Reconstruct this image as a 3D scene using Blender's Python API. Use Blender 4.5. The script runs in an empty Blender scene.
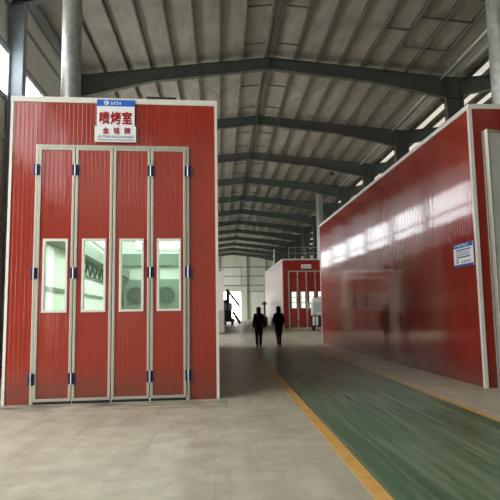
import bpy, bmesh, math, random
from mathutils import Vector, Matrix
random.seed(4)
S = bpy.context.scene
COL = S.collection

# ------------------------------------------------------------------ materials
def lin(c):
    c /= 255.0
    return c / 12.92 if c <= 0.04045 else ((c + 0.055) / 1.055) ** 2.4
def rgb(r, g, b): return (lin(r), lin(g), lin(b), 1.0)

class NT:
    def __init__(self, name):
        self.m = bpy.data.materials.new(name); self.m.use_nodes = True
        self.t = self.m.node_tree; self.n = self.t.nodes; self.l = self.t.links
        self.b = self.n['Principled BSDF']; self.out = self.n['Material Output']
        self.tc = self.n.new('ShaderNodeTexCoord')
    def link(self, a, b): self.l.new(a, b)
    def mapping(self, scale, src='Object'):
        mp = self.n.new('ShaderNodeMapping'); mp.inputs['Scale'].default_value = scale
        self.link(self.tc.outputs[src], mp.inputs['Vector']); return mp.outputs['Vector']
    def noise(self, vec, scale, detail=3, rough=0.5):
        nd = self.n.new('ShaderNodeTexNoise'); nd.inputs['Scale'].default_value = scale
        nd.inputs['Detail'].default_value = detail; nd.inputs['Roughness'].default_value = rough
        self.link(vec, nd.inputs['Vector']); return nd.outputs['Fac']
    def ramp(self, fac, stops):
        r = self.n.new('ShaderNodeValToRGB'); e = r.color_ramp.elements
        e[0].position, e[0].color = stops[0]; e[1].position, e[1].color = stops[-1]
        for p, c in stops[1:-1]:
            k = e.new(p); k.color = c
        self.link(fac, r.inputs['Fac']); return r.outputs['Color']
    def math(self, op, a, b=None):
        m = self.n.new('ShaderNodeMath'); m.operation = op
        for i, v in enumerate((a, b)):
            if v is None: continue
            if isinstance(v, (int, float)): m.inputs[i].default_value = v
            else: self.link(v, m.inputs[i])
        return m.outputs[0]
    def mix(self, fac, a, b, mode='MIX'):
        m = self.n.new('ShaderNodeMix'); m.data_type = 'RGBA'; m.blend_type = mode
        for sock, v in ((m.inputs[0], fac), (m.inputs[6], a), (m.inputs[7], b)):
            if isinstance(v, (int, float, tuple)): sock.default_value = v
            else: self.link(v, sock)
        return m.outputs[2]
    def ypos(self):
        s = self.n.new('ShaderNodeSeparateXYZ'); self.link(self.tc.outputs['Object'], s.inputs[0]); return s.outputs[1]
    def bump(self, h, strength, dist, chain=None):
        bp = self.n.new('ShaderNodeBump'); bp.inputs['Strength'].default_value = strength
        bp.inputs['Distance'].default_value = dist
        self.link(h, bp.inputs['Height'])
        if chain is not None: self.link(chain, bp.inputs['Normal'])
        return bp.outputs['Normal']
    def set(self, **kw):
        names = dict(color='Base Color', rough='Roughness', metal='Metallic', normal='Normal', spec='Specular IOR Level', coat='Coat Weight', coatr='Coat Roughness')
        for k, v in kw.items():
            s = self.b.inputs[names[k]]
            if isinstance(v, (int, float, tuple)): s.default_value = v
            else: self.link(v, s)
        return self.m

def plain(name, col, rough=0.5, metal=0.0, var=0.06, scale=6.0):
    t = NT(name)
    v = t.noise(t.mapping((1, 1, 1)), scale, 4)
    d = tuple(max(0, c * (1 - var * 2)) for c in col[:3]) + (1,)
    u = tuple(min(1, c * (1 + var * 2)) for c in col[:3]) + (1,)
    c = t.ramp(v, [(0.3, d), (0.7, u)])
    return t.set(color=c, rough=rough, metal=metal)

def emit(name, col, strength):
    t = NT(name)
    v = t.noise(t.mapping((1, 1, 1)), 0.7, 2)
    c = t.ramp(v, [(0.2, tuple(x * 0.93 for x in col[:3]) + (1,)), (0.8, col)])
    t.link(c, t.b.inputs['Emission Color']); t.b.inputs['Emission Strength'].default_value = strength
    return t.set(color=(0.6, 0.6, 0.6, 1), rough=0.4)

def make_red(name, col, rough, pitch, rib, wave):
    """ribbed glossy painted sandwich panel; the ribs run upright on every side"""
    t = NT(name)
    sep = t.n.new('ShaderNodeSeparateXYZ'); t.link(t.tc.outputs['Object'], sep.inputs[0])
    u = t.math('ADD', sep.outputs[0], sep.outputs[1])
    ph = t.math('MULTIPLY', u, 1.0 / pitch)
    fr = t.math('FRACT', ph)
    tri = t.math('ABSOLUTE', t.math('SUBTRACT', fr, 0.5))          # 0.5 at seams
    gro = t.math('SMOOTH_MIN', t.math('MULTIPLY', t.math('SUBTRACT', 0.5, tri), 8.0), 1.0)
    cmb = t.n.new('ShaderNodeCombineXYZ')
    t.link(u, cmb.inputs[0]); t.link(t.math('MULTIPLY', sep.outputs[2], 0.22), cmb.inputs[1])
    big = t.noise(cmb.outputs[0], 2.2, 2)
    fine = t.noise(cmb.outputs[0], 9.0, 2)
    n1 = t.bump(big, wave, 0.05)
    n2 = t.bump(fine, wave * 0.9, 0.012, n1)
    n3 = t.bump(gro, rib, 0.004, n2)
    tone = t.noise(t.mapping((1, 1, 0.5)), 1.3, 4)
    dark = tuple(c * 0.86 for c in col[:3]) + (1,)
    lite = tuple(min(1, c * 1.1) for c in col[:3]) + (1,)
    base = t.ramp(tone, [(0.3, dark), (0.7, lite)])
    # grime splashed along the foot of the panel
    dirtn = t.noise(t.mapping((9, 9, 1.2)), 1.0, 4)
    low = t.math('SUBTRACT', 0.55, t.math('MULTIPLY', sep.outputs[2], 0.9))
    grime = t.math('MULTIPLY', t.math('MAXIMUM', low, 0.0), dirtn)
    base = t.mix(t.math('MINIMUM', t.math('MULTIPLY', grime, 2.6), 0.6), base, rgb(96, 62, 50) if col[0] > col[1] * 1.5 else rgb(110, 104, 94))
    return t.set(color=base, rough=rough, normal=n3, coat=0.15, coatr=0.05)

M = {}
M['red'] = make_red('red_ribbed_panel', rgb(148, 49, 35), 0.12, 0.076, 0.25, 0.17)
M['red_gloss'] = make_red('red_glossy_panel', rgb(138, 44, 31), 0.07, 0.115, 0.25, 0.06)
M['red_plain'] = make_red('red_smooth_panel', rgb(150, 40, 30), 0.32, 0.30, 0.12, 0.05)
M['alu'] = plain('aluminium_trim', rgb(178, 175, 162), 0.34, 0.45, 0.012, 3)
M['white_trim'] = plain('white_trim', rgb(214, 212, 202), 0.45, 0.0, 0.012, 3)
M['hinge'] = plain('blue_black_hinge', rgb(26, 32, 66), 0.35, 0.3)
M['hinge_pin'] = plain('bright_hinge_pin', rgb(190, 196, 210), 0.3, 0.6)
M['steel'] = plain('grey_painted_steel', rgb(80, 83, 77), 0.55, 0.0, 0.08, 3)
M['steel_blue'] = plain('blue_grey_column_paint', rgb(150, 160, 166), 0.5, 0.0, 0.06, 3)
M['purlin'] = plain('purlin_steel', rgb(104, 103, 95), 0.55, 0.1, 0.10, 4)
M['wall_rail'] = plain('grey_wall_rail_paint', rgb(136, 142, 130), 0.5, 0, 0.05, 3)
M['galv'] = plain('galvanised_sheet', rgb(172, 174, 168), 0.35, 0.55, 0.10, 7)
M['gutter'] = plain('silver_gutter', rgb(188, 188, 182), 0.35, 0.4, 0.06, 7)
M['black'] = plain('black_cloth', rgb(13, 13, 15), 0.85, 0, 0.2, 20)
M['black2'] = plain('black_trousers', rgb(16, 16, 19), 0.8, 0, 0.2, 20)
M['hair'] = plain('black_hair', rgb(12, 11, 11), 0.5, 0, 0.2, 60)
M['skin'] = plain('skin', rgb(176, 128, 104), 0.55)
M['shoe'] = plain('black_shoe', rgb(12, 12, 13), 0.4)
M['van'] = plain('white_van_paint', rgb(214, 216, 212), 0.25, 0, 0.02)
M['tyre'] = plain('black_rubber', rgb(18, 18, 18), 0.75)
M['dark_glass'] = plain('dark_glass', rgb(176, 184, 182), 0.06)  # pale colour paints the white reflection into the van windscreen
M['machine'] = plain('dark_machine_paint', rgb(30, 32, 32), 0.5)
M['machine_pale'] = plain('pale_machine_paint', rgb(168, 166, 150), 0.5)
M['pump'] = plain('grey_green_pump_paint', rgb(110, 116, 98), 0.6, 0, 0.1, 5)
M['inner'] = plain('white_booth_lining', rgb(206, 216, 206), 0.55, 0, 0.02)
M['duct'] = plain('grey_green_duct', rgb(84, 104, 92), 0.5, 0, 0.05)
M['fan'] = plain('dark_fan_grille', rgb(44, 62, 54), 0.5, 0, 0.05)
M['fanbox'] = plain('fan_casing', rgb(92, 112, 98), 0.5, 0, 0.05)
M['leafgrey'] = plain('pale_grey_door_lining', rgb(206, 208, 202), 0.35, 0, 0.02)
M['sign_white'] = plain('sign_white', rgb(228, 230, 232), 0.4, 0, 0.01)
M['sign_blue'] = plain('sign_blue', rgb(20, 92, 190), 0.4, 0, 0.02)
M['sign_navy'] = plain('sign_navy', rgb(24, 62, 136), 0.4, 0, 0.02)
M['sign_red'] = plain('sign_red', rgb(205, 26, 40), 0.4, 0, 0.02)
M['sign_pink'] = plain('sign_faded_red', rgb(206, 66, 80), 0.4, 0, 0.02)
M['sign_ink'] = plain('sign_ink', rgb(50, 54, 66), 0.5, 0, 0.02)
M['sign_green'] = plain('sign_green', rgb(120, 146, 110), 0.5, 0, 0.02)
M['pale_panel'] = make_red('pale_grey_panel', rgb(150, 152, 146), 0.4, 0.3, 0.12, 0.05)

def mat_floor():
    t = NT('concrete_floor')
    v = t.mapping((1, 1, 1))
    a = t.noise(v, 0.55, 5, 0.6); b = t.noise(v, 3.0, 6, 0.65)
    base = t.ramp(a, [(0.34, rgb(162, 155, 134)), (0.5, rgb(184, 177, 155)), (0.66, rgb(202, 195, 174))])
    base = t.mix(0.55, base, t.ramp(b, [(0.32, rgb(152, 145, 125)), (0.68, rgb(212, 205, 184))]))
    # tyre streaks and scuffs
    s = t.noise(t.mapping((3.0, 0.35, 1)), 1.6, 4)
    base = t.mix(t.ramp(s, [(0.52, (0, 0, 0, 1)), (0.75, (0.4, 0.4, 0.4, 1))]), base, rgb(140, 132, 114))
    # faint crossing scuffs, long and thin, at a slant
    mp = t.n.new('ShaderNodeMapping'); mp.inputs['Rotation'].default_value = (0, 0, 0.7); mp.inputs['Scale'].default_value = (9.0, 0.5, 1)
    t.link(t.tc.outputs['Object'], mp.inputs['Vector'])
    sc_ = t.noise(mp.outputs['Vector'], 1.2, 3)
    base = t.mix(t.ramp(sc_, [(0.60, (0, 0, 0, 1)), (0.75, (0.4, 0.4, 0.4, 1))]), base, rgb(128, 120, 104))
    # dirt swept up along the foot of the near booth
    near = t.math('SUBTRACT', 1.0, t.math('MULTIPLY', t.math('ABSOLUTE', t.math('SUBTRACT', t.ypos(), 9.45)), 1.6))
    sx = t.n.new('ShaderNodeSeparateXYZ'); t.link(t.tc.outputs['Object'], sx.inputs[0])
    side = t.math('LESS_THAN', sx.outputs[0], 0.1)
    sm = t.noise(t.mapping((1.3, 5.0, 1)), 1.4, 4)
    dirt = t.math('MULTIPLY', t.math('MULTIPLY', t.math('MAXIMUM', near, 0.0), side), t.math('MULTIPLY', t.math('MAXIMUM', t.math('SUBTRACT', sm, 0.42), 0.0), 5.0))
    base = t.mix(t.math('MINIMUM', dirt, 0.75), base, rgb(78, 74, 66))
    r = t.ramp(b, [(0.3, (0.34, 0.34, 0.34, 1)), (0.7, (0.5, 0.5, 0.5, 1))])
    n = t.bump(a, 0.05, 0.01)
    return t.set(color=base, rough=r, normal=n)
def mat_green():
    t = NT('green_floor_paint')
    a = t.noise(t.mapping((2.6, 0.16, 1)), 1.7, 5, 0.6)
    b = t.noise(t.mapping((1, 1, 1)), 5.0, 6, 0.65)
    c = t.noise(t.mapping((7.0, 0.25, 1)), 1.5, 3)
    base = t.ramp(a, [(0.34, rgb(44, 86, 54)), (0.5, rgb(64, 102, 70)), (0.66, rgb(110, 130, 102))])
    base = t.mix(t.ramp(c, [(0.50, (0, 0, 0, 1)), (0.68, (0.7, 0.7, 0.7, 1))]), base, rgb(140, 150, 126))
    base = t.mix(0.10, base, t.ramp(b, [(0.3, rgb(52, 82, 60)), (0.7, rgb(132, 142, 122))]))
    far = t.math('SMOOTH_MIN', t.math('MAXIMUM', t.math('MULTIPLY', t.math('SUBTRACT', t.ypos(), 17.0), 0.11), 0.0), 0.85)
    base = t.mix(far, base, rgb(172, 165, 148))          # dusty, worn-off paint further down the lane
    r = t.ramp(a, [(0.3, (0.27, 0.27, 0.27, 1)), (0.7, (0.40, 0.40, 0.40, 1))])
    return t.set(color=base, rough=r, spec=0.35, normal=t.bump(a, 0.02, 0.008))
def mat_yellow():
    t = NT('yellow_line_paint')
    b = t.noise(t.mapping((1, 1, 1)), 6.0, 6, 0.7)
    base = t.ramp(b, [(0.3, rgb(196, 146, 70)), (0.55, rgb(222, 172, 92)), (0.8, rgb(200, 166, 112))])
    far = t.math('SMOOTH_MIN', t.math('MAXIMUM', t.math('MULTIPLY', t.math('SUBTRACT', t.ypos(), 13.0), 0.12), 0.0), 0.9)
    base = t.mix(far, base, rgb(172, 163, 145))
    return t.set(color=base, rough=0.42)
def mat_roof():
    t = NT('insulated_roof_underside')
    a = t.noise(t.mapping((1.0, 0.5, 1)), 1.1, 5, 0.6)
    b = t.noise(t.mapping((2.2, 0.3, 1)), 2.0, 4)
    base = t.ramp(a, [(0.3, rgb(142, 136, 122)), (0.7, rgb(172, 166, 151))])
    base = t.mix(t.ramp(b, [(0.5, (0, 0, 0, 1)), (0.75, (0.4, 0.4, 0.4, 1))]), base, rgb(124, 118, 105))
    w = t.n.new('ShaderNodeTexWave'); w.bands_direction = 'Y'; w.inputs['Scale'].default_value = 0.26
    w.inputs['Distortion'].default_value = 1.5; t.link(t.mapping((1, 1, 1)), w.inputs['Vector'])
    n = t.bump(a, 0.5, 0.12); n = t.bump(w.outputs['Fac'], 0.3, 0.05, n)
    return t.set(color=base, rough=0.6, normal=n)
def mat_wall(name, c1, c2):
    t = NT(name)
    sep = t.n.new('ShaderNodeSeparateXYZ'); t.link(t.tc.outputs['Object'], sep.inputs[0])
    u = t.math('ADD', sep.outputs[0], sep.outputs[1])
    fr = t.math('ABSOLUTE', t.math('SUBTRACT', t.math('FRACT', t.math('MULTIPLY', u, 1.1)), 0.5))
    a = t.noise(t.mapping((1, 1, 0.4)), 0.8, 4)
    return t.set(color=t.ramp(a, [(0.3, c1), (0.7, c2)]), rough=0.55, normal=t.bump(fr, 0.35, 0.03))
M['floor'] = mat_floor(); M['green'] = mat_green(); M['yellow'] = mat_yellow(); M['roof'] = mat_roof()
M['wall'] = mat_wall('pale_wall_sheet', rgb(224, 224, 213), rgb(234, 234, 224))
M['wall_far'] = mat_wall('pale_end_wall_sheet', rgb(206, 212, 192), rgb(220, 225, 206))
M['door_white'] = mat_wall('white_door_sheet', rgb(222, 226, 214), rgb(232, 236, 226))
M['ground'] = plain('outside_concrete', rgb(190, 188, 180), 0.8, 0, 0.05, 0.5)
M['pane'] = emit('daylit_window_pane', (0.93, 0.97, 1.0, 1), 5.0)
M['skylight'] = emit('translucent_roof_sheet', (1.0, 0.93, 0.80, 1), 0.5)
M['tube_soft'] = emit('soft_light_box_diffuser', (0.90, 1.0, 0.88, 1), 1.1)
M['tube'] = emit('light_box_diffuser', (0.95, 1.0, 0.96, 1), 9.0)

def mat_glass():
    t = NT('greenish_door_glass')
    tr = t.n.new('ShaderNodeBsdfTransparent'); tr.inputs['Color'].default_value = (0.88, 0.94, 0.89, 1)
    gl = t.n.new('ShaderNodeBsdfGlossy'); gl.inputs['Roughness'].default_value = 0.03
    fz = t.n.new('ShaderNodeFresnel'); fz.inputs['IOR'].default_value = 1.5
    f2 = t.math('ADD', fz.outputs[0], t.math('MULTIPLY', t.noise(t.mapping((1, 1, 1)), 2.0), 0.02))
    mx = t.n.new('ShaderNodeMixShader'); t.link(f2, mx.inputs[0]); t.link(tr.outputs[0], mx.inputs[1]); t.link(gl.outputs[0], mx.inputs[2])
    t.link(mx.outputs[0], t.out.inputs['Surface'])
    return t.m
M['glass'] = mat_glass()

# ------------------------------------------------------------------ mesh helpers
def obj(name, bm, mat, parent=None, loc=None, rot=None, smooth=False, bevel=0.0):
    bmesh.ops.recalc_face_normals(bm, faces=bm.faces)
    me = bpy.data.meshes.new(name); bm.to_mesh(me); bm.free()
    me.materials.append(mat)
    if smooth:
        for p in me.polygons: p.use_smooth = True
    o = bpy.data.objects.new(name, me); COL.objects.link(o)
    if parent is not None: o.parent = parent
    if loc is not None: o.location = loc
    if rot is not None: o.rotation_euler = rot
    if bevel:
        md = o.modifiers.new('edge_round', 'BEVEL'); md.width = bevel; md.segments = 2; md.limit_method = 'ANGLE'
    return o
def tag(o, label=None, cat=None, group=None, kind=None):
    if label: o['label'] = label
    if cat: o['category'] = cat
    if group: o['group'] = group
    if kind: o['kind'] = kind
    return o
def thing(name, label, cat, loc=(0, 0, 0), rz=0.0, group=None):
    o = bpy.data.objects.new(name, None); COL.objects.link(o)
    o.location = loc; o.rotation_euler = (0, 0, rz); o.empty_display_size = 0.2
    return tag(o, label, cat, group)
def struct(name, bm, mat, **k): return tag(obj(name, bm, mat, **k), kind='structure')
def dup(o, parent=None):
    c = o.copy(); COL.objects.link(c)
    if parent is not None: c.parent = parent
    for ch in list(o.children): dup(ch, c)
    return c

def hexa(bm, p):   # 8 corners, bottom 4 then top 4
    v = [bm.verts.new(q) for q in p]
    for f in ((0, 3, 2, 1), (4, 5, 6, 7), (0, 1, 5, 4), (1, 2, 6, 5), (2, 3, 7, 6), (3, 0, 4, 7)):
        bm.faces.new([v[i] for i in f])
def box(x0, x1, y0, y1, z0, z1, bm=None):
    bm = bm or bmesh.new()
    hexa(bm, [(x0, y0, z0), (x1, y0, z0), (x1, y1, z0), (x0, y1, z0), (x0, y0, z1), (x1, y0, z1), (x1, y1, z1), (x0, y1, z1)])
    return bm
def plate(us, vs, filled, conv):
    """solid plate from a grid of cells (filled(i, j)); conv(u, v, side) gives the 3-D corner, side 0/1"""
    bm = bmesh.new(); vv = {}
    def V(i, j, s):
        k = (i, j, s)
        if k not in vv: vv[k] = bm.verts.new(conv(us[i], vs[j], s))
        return vv[k]
    n, m = len(us) - 1, len(vs) - 1
    F = lambda i, j: 0 <= i < n and 0 <= j < m and filled(i, j)
    for i in range(n):
        for j in range(m):
            if not F(i, j): continue
            for s in (0, 1): bm.faces.new([V(i, j, s), V(i + 1, j, s), V(i + 1, j + 1, s), V(i, j + 1, s)])
            for (di, dj, a, b) in ((-1, 0, (i, j), (i, j + 1)), (1, 0, (i + 1, j), (i + 1, j + 1)), (0, -1, (i, j), (i + 1, j)), (0, 1, (i, j + 1), (i + 1, j + 1))):
                if not F(i + di, j + dj):
                    bm.faces.new([V(*a, 0), V(*b, 0), V(*b, 1), V(*a, 1)])
    return bm
def holed(u0, u1, v0, v1, holes, conv):
    us = sorted({u0, u1, *[h[0] for h in holes], *[h[1] for h in holes]})
    vs = sorted({v0, v1, *[h[2] for h in holes], *[h[3] for h in holes]})
    us = [u for u in us if u0 <= u <= u1]; vs = [v for v in vs if v0 <= v <= v1]
    def filled(i, j):
        cu, cv = (us[i] + us[i + 1]) / 2, (vs[j] + vs[j + 1]) / 2
        return not any(h[0] < cu < h[1] and h[2] < cv < h[3] for h in holes)
    return plate(us, vs, filled, conv)
def xz(y0, y1): return lambda u, v, s: (u, y1 if s else y0, v)
def yz(x0, x1): return lambda u, v, s: (x1 if s else x0, u, v)
def sweep(rings, caps=True, bm=None, closed=True):
    bm = bm or bmesh.new(); R = [[bm.verts.new(p) for p in r] for r in rings]; n = len(R[0])
    for a, b in zip(R, R[1:]):
        for i in range(n if closed else n - 1):
            j = (i + 1) % n; bm.faces.new([a[i], a[j], b[j], b[i]])
    if caps: bm.faces.new(R[0][::-1]); bm.faces.new(R[-1])
    return bm
def tube(p, q, r, n=12, bm=None, r2=None):
    p, q = Vector(p), Vector(q); d = (q - p).normalized()
    a = d.orthogonal().normalized(); b = d.cross(a); r2 = r if r2 is None else r2
    ring = lambda c, rr: [c + rr * (math.cos(2 * math.pi * i / n) * a + math.sin(2 * math.pi * i / n) * b) for i in range(n)]
    return sweep([ring(p, r), ring(q, r2)], bm=bm)
def bar(p, q, w, h, bm=None):
    p, q = Vector(p), Vector(q); d = (q - p).normalized()
    up = Vector((0, 0, 1)) if abs(d.z) < 0.95 else Vector((0, 1, 0))
    a = d.cross(up).normalized(); b = a.cross(d)
    ring = lambda c: [c + a * sx * w / 2 + b * sy * h / 2 for sx, sy in ((-1, -1), (1, -1), (1, 1), (-1, 1))]
    return sweep([ring(p), ring(q)], bm=bm)
def ell(c, rx, ry, n=16, ph=0): return [(c[0] + rx * math.cos(2 * math.pi * i / n + ph), c[1] + ry * math.sin(2 * math.pi * i / n + ph), c[2]) for i in range(n)]
def lathe(prof, n=20, c=(0, 0)): return sweep([ell((c[0], c[1], z), r, r, n) for r, z in prof])

def glyphs(body, size, mat, name, parent, loc, rot, bold=0.0, depth=0.004, sx=1.0):
    cu = bpy.data.curves.new(name, 'FONT'); cu.body = body; cu.size = size; cu.extrude = depth
    cu.align_x = 'CENTER'; cu.align_y = 'CENTER'; cu.space_character = sx
    tmp = bpy.data.objects.new(name + '_src', cu); COL.objects.link(tmp)
    dg = bpy.context.evaluated_depsgraph_get(); dg.update()
    me = bpy.data.meshes.new_from_object(tmp.evaluated_get(dg))
    COL.objects.unlink(tmp); bpy.data.objects.remove(tmp)
    me.materials.clear(); me.materials.append(mat)
    if bold:
        bm = bmesh.new()
        for i in range(8):
            a = i * math.pi / 4; k = len(bm.verts); bm.from_mesh(me); bm.verts.ensure_lookup_table()
            for v in bm.verts[k:]: v.co += Vector((math.cos(a) * bold, math.sin(a) * bold, 0))
        bm.to_mesh(me); bm.free()
    o = bpy.data.objects.new(name, me); COL.objects.link(o); o.parent = parent; o.location = loc; o.rotation_euler = rot
    return o

# ------------------------------------------------------------------ hall dimensions
BAY = 7.5; Y0 = 24.225
XL, XR, XC = -6.48, 11.15, 2.33           # outer column faces, ridge
ZR, ZE = 13.15, 12.22                      # rafter top at ridge and eave
YA, YB = -14.0, 110.0                      # end walls
def roof_z(x):                             # rafter top line, main hall then the neighbouring hall
    if x <= XC: return ZR + (ZE - ZR) * (XC - x) / (XC - XL)
    if x <= XR: return ZR + (ZE - ZR) * (x - XC) / (XR - XC)
    xc2 = XR + (XR - XC)
    return ZE + (ZR - ZE) * (x - XR) / (xc2 - XR) if x <= xc2 else ZR - (ZR - ZE) * (x - xc2) / (xc2 - XR)
XC2 = XR + (XR - XC); XR2 = XC2 + (XR - XC)

# floor and ground
struct('floor', box(XL - 0.3, XR2 + 0.3, YA, YB, -0.2, 0.0), M['floor'])
def slab_with_hole():
    return holed(-70, 90, -70, 170, [(XL - 0.3, XR2 + 0.3, YA, YB)], lambda u, v, s: (u, v, -0.22 + 0.2 * s))
struct('floor_outside', slab_with_hole(), M['ground'])
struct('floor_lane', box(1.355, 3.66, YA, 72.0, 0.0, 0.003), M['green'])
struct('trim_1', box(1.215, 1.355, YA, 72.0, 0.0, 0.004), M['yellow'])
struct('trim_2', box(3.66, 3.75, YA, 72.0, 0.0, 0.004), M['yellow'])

# walls -------------------------------------------------------------
WZ1 = 9.62
def wz0(y): return 7.6 if y < 9 else (8.2 if y < 23 else (7.4 if y < 75 else 7.0))                       # window band of the left wall; unseen stretches deepened to add light and reflections
frames_y = [Y0 + BAY * k for k in range(-5, 12)]
left_bays = [(a + 0.02, b - 0.02) for a, b in zip([YA - 0.0] + frames_y, frames_y + [YB])]
doors_left = [(2.6, 9.4, 0.0, 7.2), (-11.0, -6.0, 0.0, 5.0), (25.8, 36.0, 0.0, 6.4), (86.0, 106.0, 0.0, 6.6)]  # the last opening is added out of view to brighten the far end
def wz1(y): return 11.9 if y < 0 else WZ1  # windows behind the camera made taller to add light and booth streaks
holes = [(a, b, wz0(a), wz1(a)) for a, b in left_bays] + doors_left
struct('wall_left', holed(YA, YB, 0, ZE + 0.2, holes, yz(XL - 0.17, XL - 0.05)), M['wall'])
for i, (a, b) in enumerate(left_bays):
    WZ0, WZT = wz0(a), wz1(a)
    w = struct('window_%d' % (i + 1), box(XL - 0.14, XL - 0.11, a, b, WZ0, WZT), M['pane'])
    n = max(2, round((b - a) / 1.5))
    fr = holed(a, b, WZ0, WZT, [(a + (b - a) * j / n + 0.03, a + (b - a) * (j + 1) / n - 0.03, WZ0 + 0.05, WZT - 0.05) for j in range(n)], yz(XL - 0.10, XL - 0.04))
    obj('window_frame', fr, M['white_trim'], w)
for i, (a, b, c, d) in enumerate(doors_left):
    fr = holed(a - 0.12, b + 0.12, 0, d + 0.12, [(a, b, -1, d)], yz(XL - 0.20, XL - 0.02))
    struct('door_%d' % (i + 1), fr, M['steel_blue'])
struct('wall_right', holed(YA, YB, 0, ZE + 0.2, [(28.0, 48.0, 0, 7.0)], yz(XR2 + 0.1, XR2 + 0.22)), M['wall'])
struct('door_7', holed(27.88, 48.12, 0, 7.12, [(28.0, 48.0, -1, 7.0)], yz(XR2 + 0.06, XR2 + 0.26)), M['steel_blue'])  # unseen opening added on the right to brighten the aisle floor
# far end wall with one open doorway
fd = (0.62, 4.0, 0.0, 5.5)
def gable(y0, y1, fdoor):
    xs = sorted([XL - 0.22, XC, XR, XC2, XR2 + 0.22] + [fdoor[0], fdoor[1]])
    bm = bmesh.new(); vv = {}
    def V(x, z, y):
        k = (round(x, 4), round(z, 4), y)
        if k not in vv: vv[k] = bm.verts.new((x, y, z))
        return vv[k]
    for y in (y0, y1):
        for a, b in zip(xs, xs[1:]):
            inside = a >= fdoor[0] - 1e-6 and b <= fdoor[1] + 1e-6
            za, zb = roof_z(max(a, XL)) + 0.2, roof_z(min(b, XR2)) + 0.2
            lo = fdoor[3]
            bm.faces.new([V(a, lo, y), V(b, lo, y), V(b, zb, y), V(a, za, y)])
            if not inside: bm.faces.new([V(a, 0, y), V(b, 0, y), V(b, lo, y), V(a, lo, y)])
    for z0_, z1_, x in ((0, fdoor[3], fdoor[0]), (0, fdoor[3], fdoor[1])):
        bm.faces.new([V(x, z0_, y0), V(x, z1_, y0), V(x, z1_, y1), V(x, z0_, y1)])
    segs = [(a, b) for a, b in zip(xs, xs[1:]) if a >= fdoor[0] - 1e-6 and b <= fdoor[1] + 1e-6]
    for a, b in segs: bm.faces.new([V(a, fdoor[3], y0), V(b, fdoor[3], y0), V(b, fdoor[3], y1), V(a, fdoor[3], y1)])
    return bm
struct('wall_back', gable(YB, YB + 0.12, fd), M['wall_far'])
struct('door_5', holed(fd[0] - 0.12, fd[1] + 0.12, 0, fd[3] + 0.12, [(fd[0], fd[1], -1, fd[3])], xz(YB - 0.04, YB + 0.14)), M['white_trim'])
struct('wall_front', gable(YA - 0.12, YA, (1.0, 1.05, 0.0, 0.05)), M['wall'])
# end wall details: girts, post, sliding door, pale hatch above the doorway
for i, z in enumerate((6.75, 8.6, 10.4)):
    tag(obj('wall_girt', box(XL, XR, YB - 0.12, YB, z - 0.09, z + 0.09), M['wall_rail']),
        ['lowest thin grey rail across the far end wall, just above the bright doorway', 'middle thin grey rail across the far end wall', 'highest thin grey rail across the far end wall'][i], 'wall rail')
for x, lab in ((5.35, 'slim grey post on the far end wall beside the bright open doorway'), (-0.2, 'slim grey post on far end wall, behind the dark machine'), (9.2, 'slim grey post on far end wall beside the white sliding door')):
    tag(obj('wall_post', box(x - 0.16, x + 0.16, YB - 0.3, YB - 0.12, 0, roof_z(x) - 0.1), M['wall_rail']), lab, 'post')
sd = tag(obj('sliding_door', box(6.2, 8.9, YB - 0.22, YB - 0.13, 0.05, 5.45), M['door_white']), 'white sliding door closed against the far end wall behind the two people', 'door')
obj('door_rail', box(5.7, 9.1, YB - 0.24, YB - 0.13, 5.5, 5.62), M['purlin'], sd)
tag(obj('wall_panel', box(0.68, 4.08, YB - 0.1, YB - 0.02, 6.95, 10.3), M['door_white']), 'large pale square panel on the end wall above the bright doorway', 'panel')

# roof --------------------------------------------------------------
PT = 0.2                                   # purlin depth: sheet lies this far above the rafters
def slope_slab(x0, x1, y0, y1, t0, t1):
    return sweep([[(x, y, roof_z(x) + t0), (x, y, roof_z(x) + t1)] for x in (x0, x1) for y in (y0,)], caps=False, closed=False)
def slab(x0, x1, y0, y1, t0, t1):
    bm = bmesh.new(); z0, z1 = roof_z(x0), roof_z(x1)
    hexa(bm, [(x0, y0, z0 + t0), (x1, y0, z1 + t0), (x1, y1, z1 + t0), (x0, y1, z0 + t0), (x0, y0, z0 + t1), (x1, y0, z1 + t1), (x1, y1, z1 + t1), (x0, y1, z0 + t1)])
    return bm
struct('ceiling_left', slab(XL - 0.22, XC, YA, YB, PT, PT + 0.1), M['roof'])
struct('ceiling_right', slab(XC, XR, YA, YB, PT, PT + 0.1), M['roof'])
struct('ceiling_next_rising', slab(XR, XC2, YA, YB, PT, PT + 0.1), M['roof'])
struct('ceiling_next_falling', slab(XC2, XR2 + 0.22, YA, YB, PT, PT + 0.1), M['roof'])

ORD = ['first', 'second', 'third', 'fourth', 'fifth', 'sixth', 'seventh', 'eighth', 'ninth', 'tenth', 'eleventh', 'twelfth', 'thirteenth', 'fourteenth', 'fifteenth', 'sixteenth', 'seventeenth']
def purlin(x, lab, group):
    z = roof_z(x); y0, y1 = YA + 0.02, YB - 0.02; w, t, s = 0.065, 0.012, (1 if x < XC or x > XC2 else -1)
    sec = [(0, PT), (s * w, PT), (s * w, PT - t), (s * t, PT - t), (s * t, t), (s * w, t), (s * w, 0), (0, 0)]
    bm = sweep([[(x + a, y, z + b) for a, b in sec] for y in (y0, y1)])
    return tag(obj('roof_purlin', bm, M['purlin']), lab, 'roof beam', group)
NP = 8
for k in range(NP):
    d = 0.2 + 1.045 * k
    purlin(XC - d, '%s roof purlin left of the ridge, thin steel channel under the pale sheet' % ORD[k], 'purlins under left roof slope')
    purlin(XC + d, '%s roof purlin right of the ridge, thin steel channel under the pale sheet' % ORD[k], 'purlins under right roof slope')
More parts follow.
